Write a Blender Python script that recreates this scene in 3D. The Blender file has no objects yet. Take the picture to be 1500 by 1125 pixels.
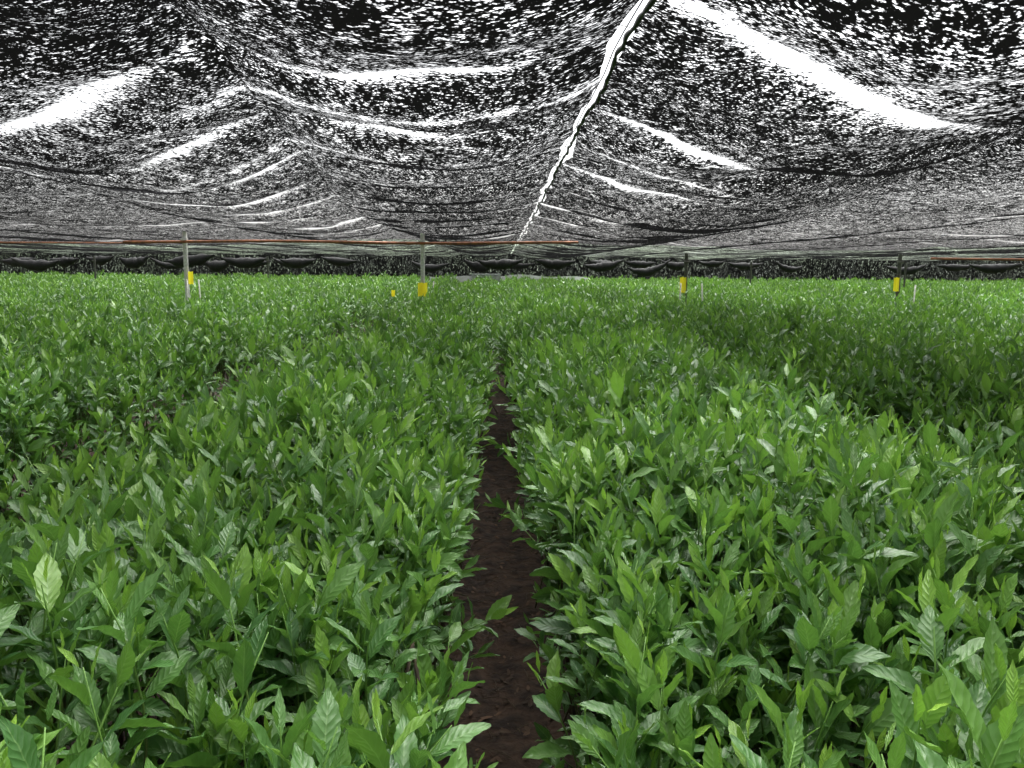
import bpy, math, numpy as np
from mathutils import Matrix, Vector, Euler
rng=np.random.default_rng(7)
S=bpy.context.scene
S.view_settings.view_transform='Standard'; S.view_settings.look='None'; S.view_settings.exposure=0
CAMZ=1.45; CAN=0.90

# ------------------------------------------------ helpers
def link(o):
    S.collection.objects.link(o); return o
def mesh_obj(name,V,F,mat=None,smooth=True,uv=None,attrs=None,do_link=True):
    me=bpy.data.meshes.new(name)
    V=np.asarray(V,dtype=np.float32)
    me.from_pydata(V.tolist(),[],F)
    if attrs:
        for k,a in attrs.items():
            at=me.attributes.new(k,'FLOAT','POINT'); at.data.foreach_set('value',np.asarray(a,dtype=np.float32))
    if uv is not None:
        l=me.uv_layers.new(name='UVMap')
        li=np.empty(len(me.loops),dtype=np.int32); me.loops.foreach_get('vertex_index',li)
        l.data.foreach_set('uv',np.asarray(uv,dtype=np.float32)[li].ravel())
    if mat: me.materials.append(mat)
    if smooth: me.polygons.foreach_set('use_smooth',[True]*len(me.polygons))
    me.update()
    o=bpy.data.objects.new(name,me)
    if do_link: link(o)
    return o
def vnoise(x,y,seed=0):
    x=np.asarray(x,float);y=np.asarray(y,float)
    xi=np.floor(x);yi=np.floor(y);fx=x-xi;fy=y-yi
    fx=fx*fx*(3-2*fx);fy=fy*fy*(3-2*fy)
    def h(a,b):
        v=np.sin(a*127.1+b*311.7+seed*74.7)*43758.5453
        return v-np.floor(v)
    return (h(xi,yi)*(1-fx)+h(xi+1,yi)*fx)*(1-fy)+(h(xi,yi+1)*(1-fx)+h(xi+1,yi+1)*fx)*fy
def sstep(a,b,x):
    t=np.clip((np.asarray(x,float)-a)/(b-a),0,1); return t*t*(3-2*t)
def tube(path,radii,n=8):
    V=[];F=[]
    P=[Vector(p) for p in path]
    for i,p in enumerate(P):
        d=(P[min(i+1,len(P)-1)]-P[max(i-1,0)]).normalized()
        a=Vector((0,0,1)) if abs(d.z)<.9 else Vector((1,0,0))
        s=d.cross(a).normalized(); t=d.cross(s).normalized()
        r=radii[i] if hasattr(radii,'__len__') else radii
        for k in range(n):
            an=2*math.pi*k/n
            V.append(tuple(p+s*math.cos(an)*r+t*math.sin(an)*r))
    for i in range(len(P)-1):
        for k in range(n):
            F.append((i*n+k,i*n+(k+1)%n,(i+1)*n+(k+1)%n,(i+1)*n+k))
    F.append(tuple(range(n))[::-1]); F.append(tuple(range((len(P)-1)*n,len(P)*n)))
    return V,F
class MB:
    def __init__(s): s.V=[];s.F=[]
    def add(s,VF):
        b=len(s.V); s.V+=list(VF[0]); s.F+=[tuple(i+b for i in f) for f in VF[1]]
def box(c,sz):
    x,y,z=c;a,b,d=[k/2 for k in sz]
    V=[(x+i*a,y+j*b,z+k*d) for i in(-1,1) for j in(-1,1) for k in(-1,1)]
    return V,[(0,1,3,2),(4,6,7,5),(0,4,5,1),(2,3,7,6),(0,2,6,4),(1,5,7,3)]
def newmat(name):
    m=bpy.data.materials.new(name); m.use_nodes=True
    nt=m.node_tree; nt.nodes.clear(); out=nt.nodes.new('ShaderNodeOutputMaterial')
    return m,nt,out
def N(nt,t,**k):
    n=nt.nodes.new(t)
    for a,b in k.items(): setattr(n,a,b)
    return n
def math_(nt,op,a,b=None,c=None):
    n=N(nt,'ShaderNodeMath',operation=op)
    for i,v in enumerate((a,b,c)):
        if v is None: continue
        if isinstance(v,(int,float)): n.inputs[i].default_value=v
        else: nt.links.new(v,n.inputs[i])
    return n.outputs[0]
def mixc(nt,f,a,b):
    n=N(nt,'ShaderNodeMix',data_type='RGBA')
    for s,v in ((0,f),(6,a),(7,b)):
        if isinstance(v,(int,float)): n.inputs[s].default_value=v
        elif isinstance(v,tuple): n.inputs[s].default_value=(*v,1)
        else: nt.links.new(v,n.inputs[s])
    return n.outputs[2]
def simple(name,col,rough=.6,metal=0,col2=None,scale=20,bump=0,trans=0):
    m,nt,out=newmat(name)
    p=N(nt,'ShaderNodeBsdfPrincipled'); p.inputs['Roughness'].default_value=rough; p.inputs['Metallic'].default_value=metal
    tc=N(nt,'ShaderNodeTexCoord'); no=N(nt,'ShaderNodeTexNoise'); no.inputs['Scale'].default_value=scale; no.inputs['Detail'].default_value=6
    nt.links.new(tc.outputs['Object'],no.inputs['Vector'])
    mr=N(nt,'ShaderNodeMapRange'); mr.inputs[1].default_value=.38; mr.inputs[2].default_value=.62
    nt.links.new(no.outputs[0],mr.inputs[0])
    c=mixc(nt,mr.outputs[0],col,col2 or tuple(k*.6 for k in col))
    nt.links.new(c,p.inputs['Base Color'])
    if bump:
        b=N(nt,'ShaderNodeBump'); b.inputs['Strength'].default_value=1; b.inputs['Distance'].default_value=bump
        nt.links.new(no.outputs[0],b.inputs['Height']); nt.links.new(b.outputs[0],p.inputs['Normal'])
    if trans:
        tr=N(nt,'ShaderNodeBsdfTranslucent'); nt.links.new(c,tr.inputs[0])
        ms=N(nt,'ShaderNodeMixShader'); ms.inputs[0].default_value=trans
        nt.links.new(p.outputs[0],ms.inputs[1]); nt.links.new(tr.outputs[0],ms.inputs[2]); nt.links.new(ms.outputs[0],out.inputs[0])
    else: nt.links.new(p.outputs[0],out.inputs[0])
    return m

# ------------------------------------------------ materials
def leaf_mat():
    m,nt,out=newmat('tea_leaf')
    at=N(nt,'ShaderNodeAttribute',attribute_name='age'); age=at.outputs['Fac']
    oi=N(nt,'ShaderNodeObjectInfo'); rnd=oi.outputs['Random']
    uv=N(nt,'ShaderNodeUVMap'); sep=N(nt,'ShaderNodeSeparateXYZ'); nt.links.new(uv.outputs[0],sep.inputs[0])
    au=math_(nt,'ABSOLUTE',math_(nt,'SUBTRACT',sep.outputs[0],.5))
    ph=math_(nt,'SUBTRACT',math_(nt,'MULTIPLY',sep.outputs[1],8.0),math_(nt,'MULTIPLY',au,3.2))
    vein=math_(nt,'ABSOLUTE',math_(nt,'SINE',math_(nt,'MULTIPLY',ph,math.pi)))
    rib=N(nt,'ShaderNodeMapRange'); rib.inputs[1].default_value=0;rib.inputs[2].default_value=.045
    rib.inputs[3].default_value=1;rib.inputs[4].default_value=0; nt.links.new(au,rib.inputs[0])
    c1=mixc(nt,rnd,(.036,.120,.032),(.080,.205,.050))
    c=mixc(nt,age,c1,(.36,.62,.07))
    veindark=math_(nt,'POWER',math_(nt,'SUBTRACT',1.0,vein),4.0)
    c=mixc(nt,math_(nt,'MULTIPLY',veindark,.25),c,(.15,.28,.09))
    c=mixc(nt,math_(nt,'MULTIPLY',rib.outputs[0],.55),c,(.24,.39,.14))
    p=N(nt,'ShaderNodeBsdfPrincipled'); nt.links.new(c,p.inputs['Base Color'])
    p.inputs['Roughness'].default_value=.44; p.inputs['Specular IOR Level'].default_value=.80
    b=N(nt,'ShaderNodeBump'); b.inputs['Strength'].default_value=.7; b.inputs['Distance'].default_value=.0012
    tc=N(nt,'ShaderNodeTexCoord'); no=N(nt,'ShaderNodeTexNoise'); no.inputs['Scale'].default_value=70; no.inputs['Detail'].default_value=1
    nt.links.new(tc.outputs['Object'],no.inputs['Vector'])
    h=math_(nt,'ADD',math_(nt,'MULTIPLY',vein,.8),math_(nt,'MULTIPLY',no.outputs[0],1.8))
    nt.links.new(h,b.inputs['Height']); nt.links.new(b.outputs[0],p.inputs['Normal'])
    tr=N(nt,'ShaderNodeBsdfTranslucent')
    ct=mixc(nt,.5,c,(.22,.48,.05)); nt.links.new(ct,tr.inputs[0])
    ms=N(nt,'ShaderNodeMixShader'); ms.inputs[0].default_value=.23
    nt.links.new(p.outputs[0],ms.inputs[1]); nt.links.new(tr.outputs[0],ms.inputs[2])
    nt.links.new(ms.outputs[0],out.inputs[0]); return m
def stem_mat():
    m,nt,out=newmat('tea_stem')
    at=N(nt,'ShaderNodeAttribute',attribute_name='age')
    c=mixc(nt,at.outputs['Fac'],(.07,.06,.03),(.14,.28,.05))
    p=N(nt,'ShaderNodeBsdfPrincipled'); nt.links.new(c,p.inputs['Base Color']); p.inputs['Roughness'].default_value=.5
    nt.links.new(p.outputs[0],out.inputs[0]); return m
def net_mat(name='shade_net',dens=0.0):
    m,nt,out=newmat(name)
    at=N(nt,'ShaderNodeAttribute',attribute_name='open')
    tc=N(nt,'ShaderNodeTexCoord')
    warp=N(nt,'ShaderNodeTexNoise'); warp.inputs['Scale'].default_value=1.3; warp.inputs['Detail'].default_value=0
    nt.links.new(tc.outputs['Object'],warp.inputs['Vector'])
    vm=N(nt,'ShaderNodeVectorMath',operation='SCALE'); vm.inputs['Scale'].default_value=.35
    nt.links.new(warp.outputs['Color'],vm.inputs[0])
    va=N(nt,'ShaderNodeVectorMath',operation='ADD'); nt.links.new(tc.outputs['Object'],va.inputs[0]); nt.links.new(vm.outputs[0],va.inputs[1])
    mp=N(nt,'ShaderNodeMapping'); mp.inputs['Scale'].default_value=(58,84,10); nt.links.new(va.outputs[0],mp.inputs[0])
    n1=N(nt,'ShaderNodeTexNoise'); n1.inputs['Scale'].default_value=1; n1.inputs['Detail'].default_value=1.8; n1.inputs['Roughness'].default_value=.75
    nt.links.new(mp.outputs[0],n1.inputs['Vector'])
    mp2=N(nt,'ShaderNodeMapping'); mp2.inputs['Scale'].default_value=(17,9,3); nt.links.new(va.outputs[0],mp2.inputs[0])
    n2=N(nt,'ShaderNodeTexNoise'); n2.inputs['Scale'].default_value=1; n2.inputs['Detail'].default_value=1.5; n2.inputs['Roughness'].default_value=.7
    nt.links.new(mp2.outputs[0],n2.inputs['Vector'])
    v=math_(nt,'ADD',n1.outputs[0],math_(nt,'MULTIPLY',math_(nt,'SUBTRACT',n2.outputs[0],.5),.36))
    v=math_(nt,'ADD',v,at.outputs['Fac'])
    mr=N(nt,'ShaderNodeMapRange'); mr.inputs[1].default_value=.580+dens; mr.inputs[2].default_value=.675+dens
    nt.links.new(v,mr.inputs[0])
    d=N(nt,'ShaderNodeBsdfDiffuse'); d.inputs[0].default_value=(.010,.010,.011,1)
    tl=N(nt,'ShaderNodeBsdfTranslucent'); tl.inputs[0].default_value=(.0015,.0015,.0015,1)
    a=N(nt,'ShaderNodeMixShader'); a.inputs[0].default_value=.4; nt.links.new(d.outputs[0],a.inputs[1]); nt.links.new(tl.outputs[0],a.inputs[2])
    t=N(nt,'ShaderNodeBsdfTransparent')
    ms=N(nt,'ShaderNodeMixShader'); nt.links.new(mr.outputs[0],ms.inputs[0]); nt.links.new(a.outputs[0],ms.inputs[1]); nt.links.new(t.outputs[0],ms.inputs[2])
    nt.links.new(ms.outputs[0],out.inputs[0]); return m
LEAF=leaf_mat(); STEM=stem_mat(); NET=net_mat()
NET_D=net_mat('dense_shade_net',.05)
SOIL=simple('soil',(.060,.034,.021),.95,0,(.020,.012,.008),16,.03)
HILL=simple('hill_woods',(.03,.05,.02),.9,0,(.012,.022,.010),.15,.5)
STEEL=simple('galvanised_steel',(.72,.73,.72),.45,0,(.5,.5,.49),30)
DSTEEL=simple('dull_steel',(.14,.14,.13),.55,.3,(.07,.07,.06),30)
RUST=simple('rusty_pipe',(.34,.12,.05),.7,0,(.18,.065,.03),12)
YEL=simple('yellow_plastic',(.92,.84,.04),.5,0,(.90,.78,.03),9,trans=.5)
BLK=simple('black_cloth',(.018,.018,.02),.75,0,(.008,.008,.009),25,.01)
WIRE=simple('dark_wire',(.02,.02,.02),.6)
WOOD=simple('tea_wood',(.09,.065,.04),.85,0,(.04,.028,.017),40,.004)
STK=simple('pale_stake',(.55,.57,.50),.6,0,(.4,.42,.36),20)
WPL=simple('crate_and_daylight_white',(.80,.82,.83),.4,0,(.65,.67,.68),3,trans=.3)  # white of the crate and of the strip painted as outside daylight
DEAD=simple('dead_leaf',(.12,.065,.035),.8,0,(.04,.024,.014),8)

# ------------------------------------------------ ground, hill
def grid(xs,ys,fz):
    X,Y=np.meshgrid(xs,ys); Z=fz(X,Y); V=np.stack([X.ravel(),Y.ravel(),Z.ravel()],1)
    nx,ny=len(xs),len(ys); i=np.arange(nx-1)[None,:]+np.arange(ny-1)[:,None]*nx; i=i.ravel()
    F=np.stack([i,i+1,i+1+nx,i+nx],1).tolist()
    return V,F
gx=np.unique(np.concatenate([np.linspace(-400,400,41),np.linspace(-6,6,121),np.linspace(-.5,.5,41)]))
gy=np.unique(np.concatenate([np.linspace(-400,400,41),np.linspace(-2,14,161)]))
def gz(X,Y):
    near=np.exp(-(X/4)**2)*(Y<14)*(Y>-2)
    return near*((vnoise(X*7,Y*7,1)-.5)*.04+(vnoise(X*19,Y*19,2)-.5)*.025-.02)
V,F=grid(gx,gy,gz); mesh_obj('ground',V,F,SOIL)
V=[];F=[];n=180
for j,(r,hh) in enumerate([(115,0),(122,.55),(132,.85),(150,1.0),(190,1.15)]):
    for i in range(n):
        a=2*math.pi*i/n
        h=hh*(3.6+2.8*float(vnoise(i*.12,j*.3,5))+1.0*float(vnoise(i*.9,j,6)))
        V.append((r*math.cos(a),r*math.sin(a)+10,h-.1))
for j in range(4):
    for i in range(n): F.append((j*n+i,j*n+(i+1)%n,(j+1)*n+(i+1)%n,(j+1)*n+i))
mesh_obj('wooded_hill',V,F,HILL)

# ------------------------------------------------ tea shoots
def leaf(L,W,base,az,el,bend,fold,roll,age,LV,LF,LU,LA,nl=12):
    out_=np.array([math.cos(az),math.sin(az),0.]); up=np.array([0,0,1.]); side=np.array([-math.sin(az),math.cos(az),0.])
    b=len(LV); pos=np.array(base,float); us=[-1,-.5,0,.5,1]
    for i in range(nl+1):
        t=i/nl
        e=el+bend*(.35-t)
        d=out_*math.cos(e)+up*math.sin(e); nrm=-out_*math.sin(e)+up*math.cos(e)
        sd=side*math.cos(roll)+nrm*math.sin(roll)
        n2=nrm*math.cos(roll)-side*math.sin(roll)
        w=W*.5*(max(0,math.sin(math.pi*t**.92))**.90)*1.03 if 0<i<nl else W*.04
        if i==1: w=max(w,W*.17)
        for u in us:
            ww=w*(1+(.07 if i%2 else -.06)) if abs(u)==1 and 0<i<nl else w
            puck=.010*L*math.sin(t*25+abs(u)*3)*(abs(u)<.9)
            wave=.020*L*math.sin(t*14+u*2+az*3)*(abs(u)**2)
            p=pos+sd*ww*u+n2*(abs(u)*w*fold+puck+wave)
            LV.append(tuple(p)); LU.append((u*.5+.5,t)); LA.append(age)
        pos=pos+d*(L/nl)
    for i in range(nl):
        for k in range(4):
            LF.append((b+i*5+k,b+i*5+k+1,b+(i+1)*5+k+1,b+(i+1)*5+k))
def shoot(seed,nleaf=9,H=.24,young=1.0):
    r=np.random.default_rng(seed)
    V=[];F=[];U=[];A=[]
    lean=r.uniform(-.12,.12,2)
    def sp(t): return np.array([lean[0]*H*t*t*2,lean[1]*H*t*t*2,H*t])
    az=r.uniform(0,6.28)
    for k in range(nleaf):
        t=.12+.88*(k/(nleaf-1))**.9
        az+=2.4+r.uniform(-.35,.35)
        top=k/(nleaf-1)
        L=(.090 if top<.7 else .090-(top-.7)*.17)*r.uniform(.76,1.18)
        W=L*r.uniform(.30,.38)*(1 if top<.85 else .66)
        el=math.radians(16+60*top**1.1+r.uniform(-20,14))
        bend=r.uniform(.05,.75)*(1 if top<.8 else .25)
        age=min(1.2,max(0,(top-.50)/.50)**1.15*young*r.uniform(.7,1)+r.uniform(0,.13))
        base=sp(t); base=base+np.array([math.cos(az),math.sin(az),.4])*.006
        leaf(L,W,base,az,el,bend,r.uniform(.15,.65),r.uniform(-.45,.45),age,V,F,U,A)
    nf=len(F)
    path=[tuple(sp(t)) for t in np.linspace(-.6,1,7)]
    TV,TF=tube(path,[.0028,.0026,.0023,.002,.0018,.0014,.0008],5)
    b=len(V); V+=TV; U+=[(0.5,.5)]*len(TV); A+=[min(1,max(0,(i//5)/4-.2)) for i in range(len(TV))]
    F+=[tuple(i+b for i in f) for f in TF]
    o=mesh_obj('tea_shoot',V,F,LEAF,uv=U,attrs={'age':A},do_link=False)
    o.data.materials.append(STEM)
    mi=[0]*nf+[1]*(len(F)-nf); o.data.polygons.foreach_set('material_index',mi)
    return o
COL=bpy.data.collections.new('tea_shoot_variants')
NV=14
for i in range(NV):
    o=shoot(100+i,nleaf=[8,9,7,10][i%4],H=[.20,.26,.17,.23][i%4],young=[1,.6,.15,.9,.35,1.15,.05][i%7])
    COL.objects.link(o)
ng=bpy.data.node_groups.new('foliage_scatter','GeometryNodeTree')
ng.interface.new_socket('Geometry',in_out='INPUT',socket_type='NodeSocketGeometry')
ng.interface.new_socket('Geometry',in_out='OUTPUT',socket_type='NodeSocketGeometry')
gi=ng.nodes.new('NodeGroupInput'); go=ng.nodes.new('NodeGroupOutput')
iop=ng.nodes.new('GeometryNodeInstanceOnPoints'); ci=ng.nodes.new('GeometryNodeCollectionInfo')
ci.inputs['Collection'].default_value=COL; ci.inputs['Separate Children'].default_value=True; ci.inputs['Reset Children'].default_value=True
def na(name,t):
    n=ng.nodes.new('GeometryNodeInputNamedAttribute'); n.data_type=t; n.inputs['Name'].default_value=name; return n.outputs['Attribute']
ng.links.new(gi.outputs[0],iop.inputs['Points']); ng.links.new(ci.outputs[0],iop.inputs['Instance'])
iop.inputs['Pick Instance'].default_value=True
ng.links.new(na('idx','INT'),iop.inputs['Instance Index'])
e2r=ng.nodes.new('FunctionNodeEulerToRotation'); ng.links.new(na('rot','FLOAT_VECTOR'),e2r.inputs[0]); ng.links.new(e2r.outputs[0],iop.inputs['Rotation'])
ng.links.new(na('scl','FLOAT'),iop.inputs['Scale'])
ng.links.new(iop.outputs[0],go.inputs[0])
def scatter(name,P,R,Sc,I):
    me=bpy.data.meshes.new(name); me.vertices.add(len(P)); me.vertices.foreach_set('co',np.asarray(P,np.float32).ravel())
    a=me.attributes.new('rot','FLOAT_VECTOR','POINT'); a.data.foreach_set('vector',np.asarray(R,np.float32).ravel())
    a=me.attributes.new('scl','FLOAT','POINT'); a.data.foreach_set('value',np.asarray(Sc,np.float32))
    a=me.attributes.new('idx','INT','POINT'); a.data.foreach_set('value',np.asarray(I,np.int32))
    o=link(bpy.data.objects.new(name,me)); md=o.modifiers.new('scatter','NODES'); md.node_group=ng; return o

def path_c(y):
    return .03*np.sin(y*1.1+.4)+.02*np.sin(y*2.3)-.15*sstep(5,9,y)
def canopy(x,y):
    return CAN+(vnoise(x*1.4,y*1.0,11)-.5)*.18+(vnoise(x*4.5,y*4.5,12)-.5)*.12+.09*(1-sstep(.6,2.0,y))*sstep(.25,.9,np.abs(x))
SP=1.6
total=0
def half(g): return .145 if g==0 else (.33 if g==-1 else (.18 if g<0 else .06))
def dv(g): return .10 if g==0 else (.42 if g==-1 else (.32 if g<0 else .16))
for k in range(-17,17):
    a=k*SP; b=(k+1)*SP
    xa=a+half(k); xb=b-half(k+1)
    P=[];R=[];Sc=[];I=[]
    for (y0,y1,den,sc,drop,tl) in [(-.6,3.5,340,.93,0,.26),(-.6,4.5,110,1.0,.13,.45),(3.5,8,245,.97,0,.26),(8,16,125,1.1,0,.26),(16,41,38,1.5,0,.26)]:
        n=int(den*(xb-xa)*(y1-y0))
        x=rng.uniform(xa,xb,n); y=rng.uniform(y0,y1,n)
        keep=np.abs(x)<.70*np.maximum(y,0)+2.1
        keep&=~((np.hypot(x,y)<.42)&(np.abs(x)<.6))
        x=x[keep];y=y[keep]; n=len(x)
        if not n: continue
        u=(x-(a+b)/2)/((xb-xa)/2)
        edge=np.clip((np.abs(u)-.4)/.6,0,1)
        edgedrop=edge**2*np.where(u>0,dv(k+1),dv(k))*(1+.6*(vnoise(x*0+k,y*.8,15)-.5))
        z=canopy(x,y)-edgedrop-drop-.24*sc+rng.normal(0,.032,n)+.03*(1-edge)
        tall=rng.random(n)<.09; z=z+tall*rng.uniform(.02,.10,n)
        near0=np.exp(-(np.abs(x)/.35)**2)
        x=x-np.sign(x)*near0*.12*sstep(3.5,8,y)
        x=x+path_c(y)*np.exp(-np.abs(x))
        tilt=np.abs(rng.normal(0,tl,n))
        ta=rng.uniform(0,6.28,n)
        rx=tilt*np.cos(ta); ry=tilt*np.sin(ta)+edge*np.sign(u)*.20*(np.abs(x)<3)
        P.append(np.stack([x,y,z],1)); R.append(np.stack([rx,ry,rng.uniform(0,6.28,n)],1))
        Sc.append(sc*rng.uniform(.78,1.2,n)); I.append(rng.integers(0,NV,n))
    for g,sg in ((k,1),(k+1,-1)):
        if g in(0,-1):
            n=int(1300 if g==0 else 700); y=rng.uniform(-.3,10,n); z=rng.uniform(.25,.70 if g==0 else .46,n)
            x=g*SP+sg*(half(g)+.02+rng.uniform(.04,.22,n)+.08*(vnoise(y*2,z*3,20+k)-.4))
            x=x+path_c(y)*np.exp(-np.abs(x))
            kk=np.hypot(x,y)>.45; x=x[kk];y=y[kk];z=z[kk];n=len(x)
            tilt=rng.uniform(.1,.65,n)*-sg
            P.append(np.stack([x,y,z-.1],1)); R.append(np.stack([rng.normal(0,.3,n),tilt,rng.uniform(0,6.28,n)],1))
            Sc.append(rng.uniform(.7,1.0,n)); I.append(rng.choice([2,6,9,4,11,13],n))
    if not P: continue
    P=np.concatenate(P);R=np.concatenate(R);Sc=np.concatenate(Sc);I=np.concatenate(I); total+=len(P)
    scatter('tea_hedge_row',P,R,Sc,I)
print('instances',total)

mb=MB()
for g in(0,-1):
    for sg in(1,-1):
        for i in range(70):
            y=rng.uniform(.3,9); x=g*SP+sg*rng.uniform(.24,.45)+float(path_c(y))*.8
            b=[(x,y,-.03)]
            for j in range(1,5):
                b.append((x+rng.normal(0,.03)-sg*.02*j,y+rng.normal(0,.05),j*(.17 if g==0 else .09)))
            mb.add(tube(b,[.012,.010,.008,.006,.004],6))
mesh_obj('tea_bush_stems',mb.V,mb.F,WOOD)
LV=[];LF=[];LU=[];LA=[]
for i in range(1300):
    y=rng.uniform(.8,9); x=rng.normal(0,.17); z=float(gz(np.array(x),np.array(y)))+.003
    L=rng.uniform(.010,.042)
    leaf(L,L*.4,(x,y,z),rng.uniform(0,6.28),rng.uniform(-.1,.2),rng.uniform(-.5,.6),rng.uniform(-.3,.4),rng.uniform(-.5,.5),0,LV,LF,LU,LA,nl=4)
mesh_obj('leaf_litter',LV,LF,DEAD)
mb=MB()
for i in range(420):
    y=rng.uniform(.8,8); x=rng.normal(0,.13); a=rng.uniform(0,3.14); l=rng.uniform(.02,.1)
    z=float(gz(np.array(x),np.array(y)))+.006
    mb.add(tube([(x,y,z),(x+l*math.cos(a)*.5,y+l*math.sin(a)*.5,z+.008),(x+l*math.cos(a),y+l*math.sin(a),z+.002)],.0013,4))
mesh_obj('twig_litter',mb.V,mb.F,WOOD)

# ------------------------------------------------ shade cloth roof
def xS(y): return .39+0*y
def xL(y): return -.62-.13*np.clip(y,0,10)
def xR(y): return 1.75+.2*np.clip(y,0,10)
YEND=40.
lefts=[];rights=[]
for i in range(11,0,-1): lefts.append((lambda y,i=i:xL(y)-2.3*i+.15*np.sin(y*.2+i),.68+.03*math.sin(i*2.1)))
for i in range(1,12): rights.append((lambda y,i=i:xR(y)+2.35*i+.15*np.sin(y*.2+i),.66+.03*math.sin(i*1.7)))
RID=lefts+[(xL,.76),(xS,.76),(xR,.70)]+rights
iS=12
SAG=[.06+.02*math.sin(i*1.3) for i in range(len(RID)-1)]
SAG[iS-1]=.12; SAG[iS]=.14; SAG[iS-2]=.11; SAG[iS+1]=.08; SAG[iS-3]=.06
bandsL=[1.55,2.75,3.9,5.1,6.4,7.6,9.0,10.4,12,13.6,15.5,17.5,20,23,26,30,34]
bandsR=[1.1,2.3,3.86,5.9,7.6,9.0,10.8,12.5,14.6,17,20,23,26,30,34]
weakR=[3.05,4.8]; weakL=[3.3,4.6,7.0]
def skewY(X,Y):
    s=np.where(X>.39,.75*np.clip(X-.6,0,1.7),0)
    s=s+np.where(X<-.8,.75*np.clip(-(X+.9),0,1.6),0)
    return Y-s*(1+.02*Y)
def roofz(X,Y):
    Z=np.full(X.shape,.5); T=np.zeros(X.shape)
    for i in range(len(RID)-1):
        a=RID[i][0](Y); b=RID[i+1][0](Y); m=(X>=a)&(X<b); t=np.clip((X-a)/(b-a),0,1)
        s=SAG[i]*(1+.25*(vnoise(Y*.35,X*0+i,31)-.5)*2)
        z=RID[i][1]*(1-t)+RID[i+1][1]*t - s*(4*t*(1-t))**.9
        Z=np.where(m,z,Z); T=np.where(m,4*t*(1-t),T)
    bl=np.array([-6,-3,-1.5,0]+bandsL+[40.5]); br=np.array([-6,-3,-1.2,0]+bandsR+[40.5])
    YE=skewY(X,Y)
    def sc(bn):
        k=np.clip(np.searchsorted(bn,YE)-1,0,len(bn)-2); w=(YE-bn[k])/(bn[k+1]-bn[k]); return 4*w*(1-w)
    right=X>xS(Y)
    scal=np.where(right,sc(br),sc(bl))
    outer=1-.6*sstep(2.0,3.4,np.abs(X))
    Z=Z-.065*scal*(.35+.65*T)*outer
    Z=Z+(vnoise(X*1.2,Y*1.6,33)-.5)*.08*T*outer+(vnoise(X*3.5,Y*4,34)-.5)*.03
    Z=Z-.08*sstep(3,14,Y)
    return Z+CAMZ
def openattr(X,Y):
    o=np.zeros(X.shape)
    right=X>xS(Y)
    YE=skewY(X,Y)
    for bn,side,amp in ((bandsL,False,1),(bandsR,True,1),(weakR,True,.5),(weakL,False,.35)):
        for j,c in enumerate(bn):
            wob=(vnoise(X*1.1,Y*0+c,41)-.5)*.14
            taper=np.clip(vnoise(X*.75+c*1.7,X*0+c*3,43+j)*2.4-.95,0,1)
            if side and j==1 and amp==1:
                tp=np.exp(-((X-1.15)/.75)**2); taper=np.maximum(taper,tp); wd=.02+.055*tp
            elif side and j in(2,3) and amp==1:
                tp=np.exp(-((X-1.0)/.5)**2); taper=tp; wd=.012+.03*tp
            elif (not side) and j==1 and amp==1:
                tp=np.exp(-((X+1.9)/.6)**2)+.8*np.exp(-((X+.35)/.40)**2); tp=np.clip(tp,0,1); taper=tp; wd=.02+.045*tp
            elif (not side) and j in(2,3) and amp==1:
                tp=.9*np.exp(-((X+1.75)/.45)**2)+.5*np.exp(-((X+.5)/.4)**2); tp=np.clip(tp,0,1); taper=tp; wd=.012+.033*tp
            else: wd=(.015+.035*taper)*(1+.02*c)
            g=np.exp(-(((YE-c-wob)/wd)**2))
            wide=.06*np.exp(-(((YE-c-wob)/(wd*3.5))**2))
            ragged=.45+.9*vnoise(X*8,Y*14,47)
            o+=np.where(right==side,(g*.36*ragged+wide)*taper*amp,0)
    o+=(vnoise(X*.7,Y*.9,51)-.5)*.03+(vnoise(X*1.6,Y*.35,52)-.5)*.04
    o+=np.interp(Y,[-3,.6,1.3,2.5,4,7,10,14,40],[.13,.12,.0,-.012,-.004,.006,.018,.030,.035])  # unseen net overhead and behind camera opened up to let more light in
    o+=np.where((X>1.2)&(Y<3.2)&(Y>1.2),.015,0)
    o+=.028*sstep(1.8,3.4,np.abs(X-.3))
    return o
yA=np.concatenate([np.arange(-3,10,.035),np.arange(10,18,.07),np.arange(18,YEND+.01,.16)])
def cloth(name,xs,edgefn):
    X,Y=np.meshgrid(xs,yA)
    X=edgefn(X,Y)
    Z=roofz(X,Y); O=openattr(X,Y)
    V=np.stack([X.ravel(),Y.ravel(),Z.ravel()],1)
    nx,ny=len(xs),len(yA); i=(np.arange(nx-1)[None,:]+np.arange(ny-1)[:,None]*nx).ravel()
    F=np.stack([i,i+1,i+1+nx,i+nx],1).tolist()
    return mesh_obj(name,V,F,NET,attrs={'open':O.ravel()})
def gapL(Y):
    return xS(Y)-.006-.045*np.abs(np.sin(Y*2.7+.4))*(.02+vnoise(Y*1.1,Y*0,61))-.014*vnoise(Y*9,Y*0,63)
def gapR(Y):
    return xS(Y)+.000+.060*np.abs(np.sin(Y*1.9+1.0))*(.02+vnoise(Y*.9,Y*0,62))+.014*vnoise(Y*9,Y*0,64)
xsl=np.concatenate([np.arange(-28,-6,.14),np.arange(-6,0,.05),np.linspace(0,.39,10)])
xsr=np.concatenate([np.linspace(.39,.8,10),np.arange(.85,6,.05),np.arange(6,30,.14)])
def efL(X,Y):
    f=np.clip(X/.39,0,1); return np.where(X>0,f*gapL(Y),X)
def efR(X,Y):
    f=np.clip((.8-X)/.41,0,1); return np.where(X<.8,.8-f*(.8-gapR(Y)),X)
cloth('shade_net',xsl,efL); cloth('shade_net',xsr,efR)

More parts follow.
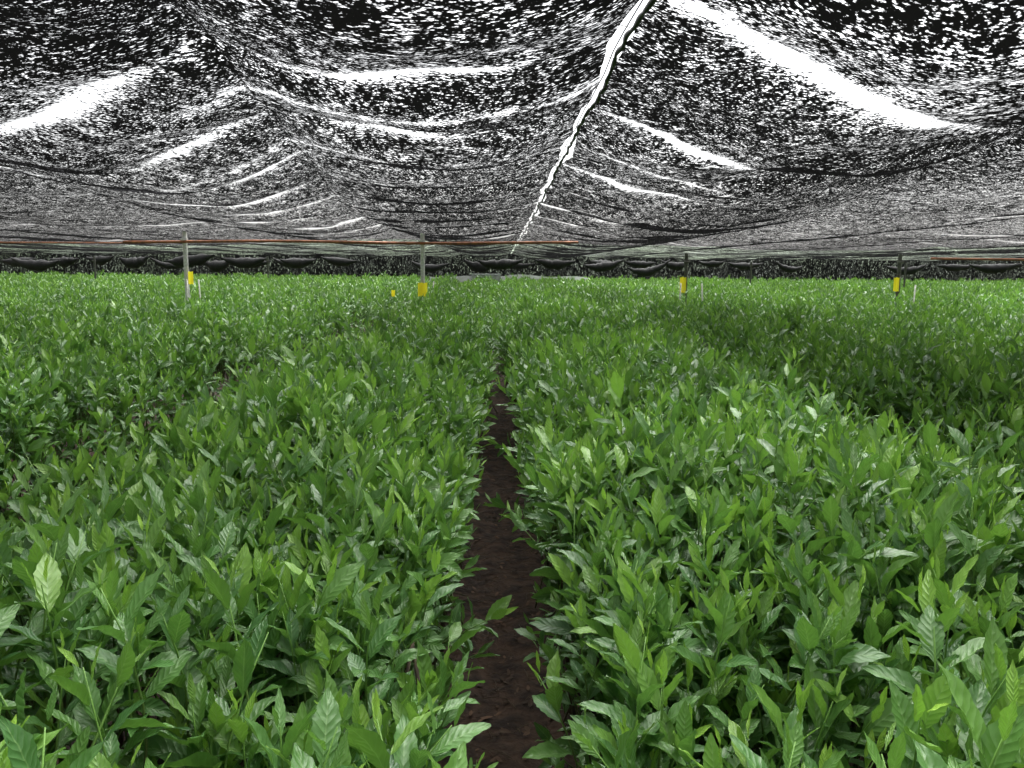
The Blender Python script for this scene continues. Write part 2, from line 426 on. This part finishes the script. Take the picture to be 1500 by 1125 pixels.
yw=np.concatenate([np.arange(-3,12,.25),np.arange(12,40.1,1)])
mb=MB()
for i,(fn,h) in enumerate(RID):
    if i not in (iS-1,iS,iS+1): continue
    xx=np.array([float(fn(np.array(y))) for y in yw])
    zz=roofz(xx-.001,yw)
    mb.add(tube([(x,y,z+.012) for x,y,z in zip(xx,yw,zz)],.0025,5))
mesh_obj('support_wire',mb.V,mb.F,WIRE)
ys=np.arange(-1,30,.04)
zz=roofz(np.full(ys.shape,.385),ys)
mb=MB()
mb.add(tube([(.40+.006*math.sin(y*4)+.003*math.sin(y*23),y,z-.012+.003*math.sin(y*31)) for y,z in zip(ys,zz)],[.0055+.0045*abs(math.sin(y*17)) for y in ys],6))
for y in np.arange(.5,20,.41):
    z=float(roofz(np.array([.385]),np.array([y]))[0])
    mb.add(tube([(float(gapL(y))-.01,y,z-.01),(.40,y+.02,z-.018),(float(gapR(y))+.02,y-.03,z-.005)],.0015,5))
mesh_obj('seam_rope',mb.V,mb.F,WIRE)

xs=np.arange(-29,31,.15); zs=np.linspace(0,1,9)
tops=roofz(xs,np.full(xs.shape,39.9))+.02
V=[]
for zi in zs:
    for x,top in zip(xs,tops):
        bot=.78+.10*float(vnoise(x*.6,0,71))
        V.append((x,40.+.045*math.sin(x*5)*(1-zi),bot+(top-bot)*zi))
nx=len(xs); F=[(j*nx+i,j*nx+i+1,(j+1)*nx+i+1,(j+1)*nx+i) for j in range(8) for i in range(nx-1)]
mesh_obj('side_curtain_net',V,F,NET_D,attrs={'open':[.02]*len(V)})
mb=MB()
for layer,(yy,zoff) in enumerate(((38.5,.30),(31.0,.26))):
    x=-28+layer*.9
    while x<30:
        w=rng.uniform(1.3,2.2); skip=rng.random()<(.14 if layer==0 else .55)
        if not skip:
            n=15; path=[];rad=[]; sg=rng.uniform(.10,.34); r0=rng.uniform(.12,.25); zo=rng.normal(0,.05); tl=rng.normal(0,.07)
            for i in range(n):
                t=i/(n-1)*2-1; q=1-t*t
                path.append((x+w*.47*t,yy+rng.normal(0,.02),CAMZ+zoff+zo+tl*t-sg*q+rng.normal(0,.01)))
                rad.append(.02+r0*q**1.3*rng.uniform(.8,1.15))
            mb.add(tube(path,rad,9))
        x+=w*rng.uniform(.97,1.25)
mesh_obj('rolled_shade_curtain',mb.V,mb.F,BLK)

# ------------------------------------------------ posts, pipes, traps
PD=13.
def post(x,top,mat,r=.028,y=PD,cap=True):
    mb=MB(); mb.add(tube([(x,y,-.1),(x,y,top-.02),(x,y,top)],[r,r,r*.9],12))
    if cap:
        mb.add(tube([(x,y,top-.16),(x,y,top-.10)],r*1.35,12))
        mb.add(box((x,y-.035,top-.13),(.09,.03,.05)))
        mb.add(tube([(x-.05,y-.06,top-.13),(x+.05,y-.06,top-.13)],.007,6))
    return mesh_obj('support_post',mb.V,mb.F,mat,smooth=False)
post(-5.05,CAMZ+.53,STEEL,.036); post(-1.28,CAMZ+.53,STEEL,.034)
post(2.95,CAMZ+.25,DSTEEL,.03); post(6.4,CAMZ+.27,DSTEEL,.03); post(-8.6,CAMZ+.4,DSTEEL,.025)
post(9.9,CAMZ+.2,DSTEEL,.025,15)
post(-7.5,CAMZ+.3,DSTEEL,.03,26); post(8,CAMZ+.25,DSTEEL,.03,26); post(13,CAMZ+.25,DSTEEL,.03,26); post(-13,CAMZ+.25,DSTEEL,.03,26)
def pipe(p,name,r,mat):
    mb=MB(); mb.add(tube(p,r,8)); return mesh_obj(name,mb.V,mb.F,mat)
pipe([(x,PD-.05,CAMZ+.39+.012*math.sin(x*1.3)+.004*x) for x in np.arange(-6,1.3,.4)],'cross_pipe',.022,RUST)
pipe([(x,PD-.05,CAMZ+.34+.03*(x+6)/6) for x in np.arange(-10,-5.6,.4)],'cross_pipe',.013,RUST)
pipe([(x,PD,CAMZ+.21-.002*x) for x in np.arange(6.9,12,.4)],'cross_pipe',.018,RUST)
pipe([(x,PD+4,CAMZ+.33+.02*math.sin(x)) for x in np.arange(-14,15,.5)],'cross_wire',.006,WIRE)
def trap(x,y,z,w=.12,h=.17):
    V=[];F=[];n=7
    for j in range(4):
        for i in range(n):
            a=(i/(n-1)-.5)*2.2
            V.append((x+math.sin(a)*w*.65,y-math.cos(a)*.05,z+h*(j/3-.5)+.006*math.sin(i*2+j)))
    for j in range(3):
        for i in range(n-1): F.append((j*n+i,j*n+i+1,(j+1)*n+i+1,(j+1)*n+i))
    o=mesh_obj('yellow_insect_trap',V,F,YEL)
for x,z,w,h in ((-1.28,-.36,.13,.22),(-4.97,-.2,.07,.2),(2.90,-.26,.09,.26),(6.35,-.22,.08,.22),(-8.35,-.25,.09,.2),(8.5,-.34,.05,.12),(-1.75,-.42,.05,.1)):
    trap(x,PD-.02,CAMZ+z,w,h)
mb=MB()
for x,dx in ((2.78,.03),(3.2,-.06),(-4.95,.02),(-4.72,-.03),(6.5,.03),(-1.1,.02)):
    mb.add(tube([(x,PD-.3,.3),(x+dx,PD-.3,CAMZ-.22)],.012,6))
mesh_obj('marker_stake',mb.V,mb.F,STK)
mb=MB()
for j in range(5): mb.add(box((-.75,37,.84+.075*j),(1.35,.5,.045)))
for dx in(-.6,0,.6): mb.add(box((-.75+dx,36.8,.59),(.07,.07,1.18)))
mesh_obj('white_crate',mb.V,mb.F,WPL,smooth=False)
xs2=np.arange(-3.4,4.2,.2); V=[];F=[]
for j in range(4):
    for x in xs2: V.append((x,37.8+.05*math.sin(x*7),.75+(.30+.09*math.sin(x*1.7)*math.sin(x*.8+1))*j/3))
nx=len(xs2)
for j in range(3):
    for i in range(nx-1): F.append((j*nx+i,j*nx+i+1,(j+1)*nx+i+1,(j+1)*nx+i))
mesh_obj('outside_light_strip',V,F,WPL)  # added white strip standing in for daylight showing below the curtain

# ------------------------------------------------ light
w=bpy.data.worlds.new('World'); S.world=w; w.use_nodes=True; nt=w.node_tree
bg=nt.nodes['Background']; sky=nt.nodes.new('ShaderNodeTexSky'); sky.sky_type='NISHITA'; sky.sun_disc=False
EL=math.radians(64); AZ=math.radians(20)
sky.sun_elevation=EL; sky.sun_rotation=AZ; sky.dust_density=4; sky.air_density=1
hs=nt.nodes.new('ShaderNodeHueSaturation'); hs.inputs['Saturation'].default_value=.12
nt.links.new(sky.outputs[0],hs.inputs['Color']); nt.links.new(hs.outputs[0],bg.inputs[0]); bg.inputs[1].default_value=.38
sl=bpy.data.lights.new('sun','SUN'); sl.energy=33; sl.angle=math.radians(75); sl.color=(1,.99,.96)
so=link(bpy.data.objects.new('sun',sl))
d=Vector((math.sin(AZ)*math.cos(EL),math.cos(AZ)*math.cos(EL),math.sin(EL)))
so.rotation_euler=d.to_track_quat('Z','Y').to_euler(); so.location=(0,0,20)

cam=bpy.data.cameras.new('camera'); cam.lens=28.2; cam.sensor_width=36; cam.clip_start=.02; cam.clip_end=1500
co=link(bpy.data.objects.new('camera',cam))
M=Matrix.Rotation(math.radians(-.73),4,'Z')@Matrix.Rotation(math.radians(90-8.25),4,'X')@Matrix.Rotation(math.radians(.45),4,'Z')
M.translation=(0,0,CAMZ); co.matrix_world=M
S.camera=co
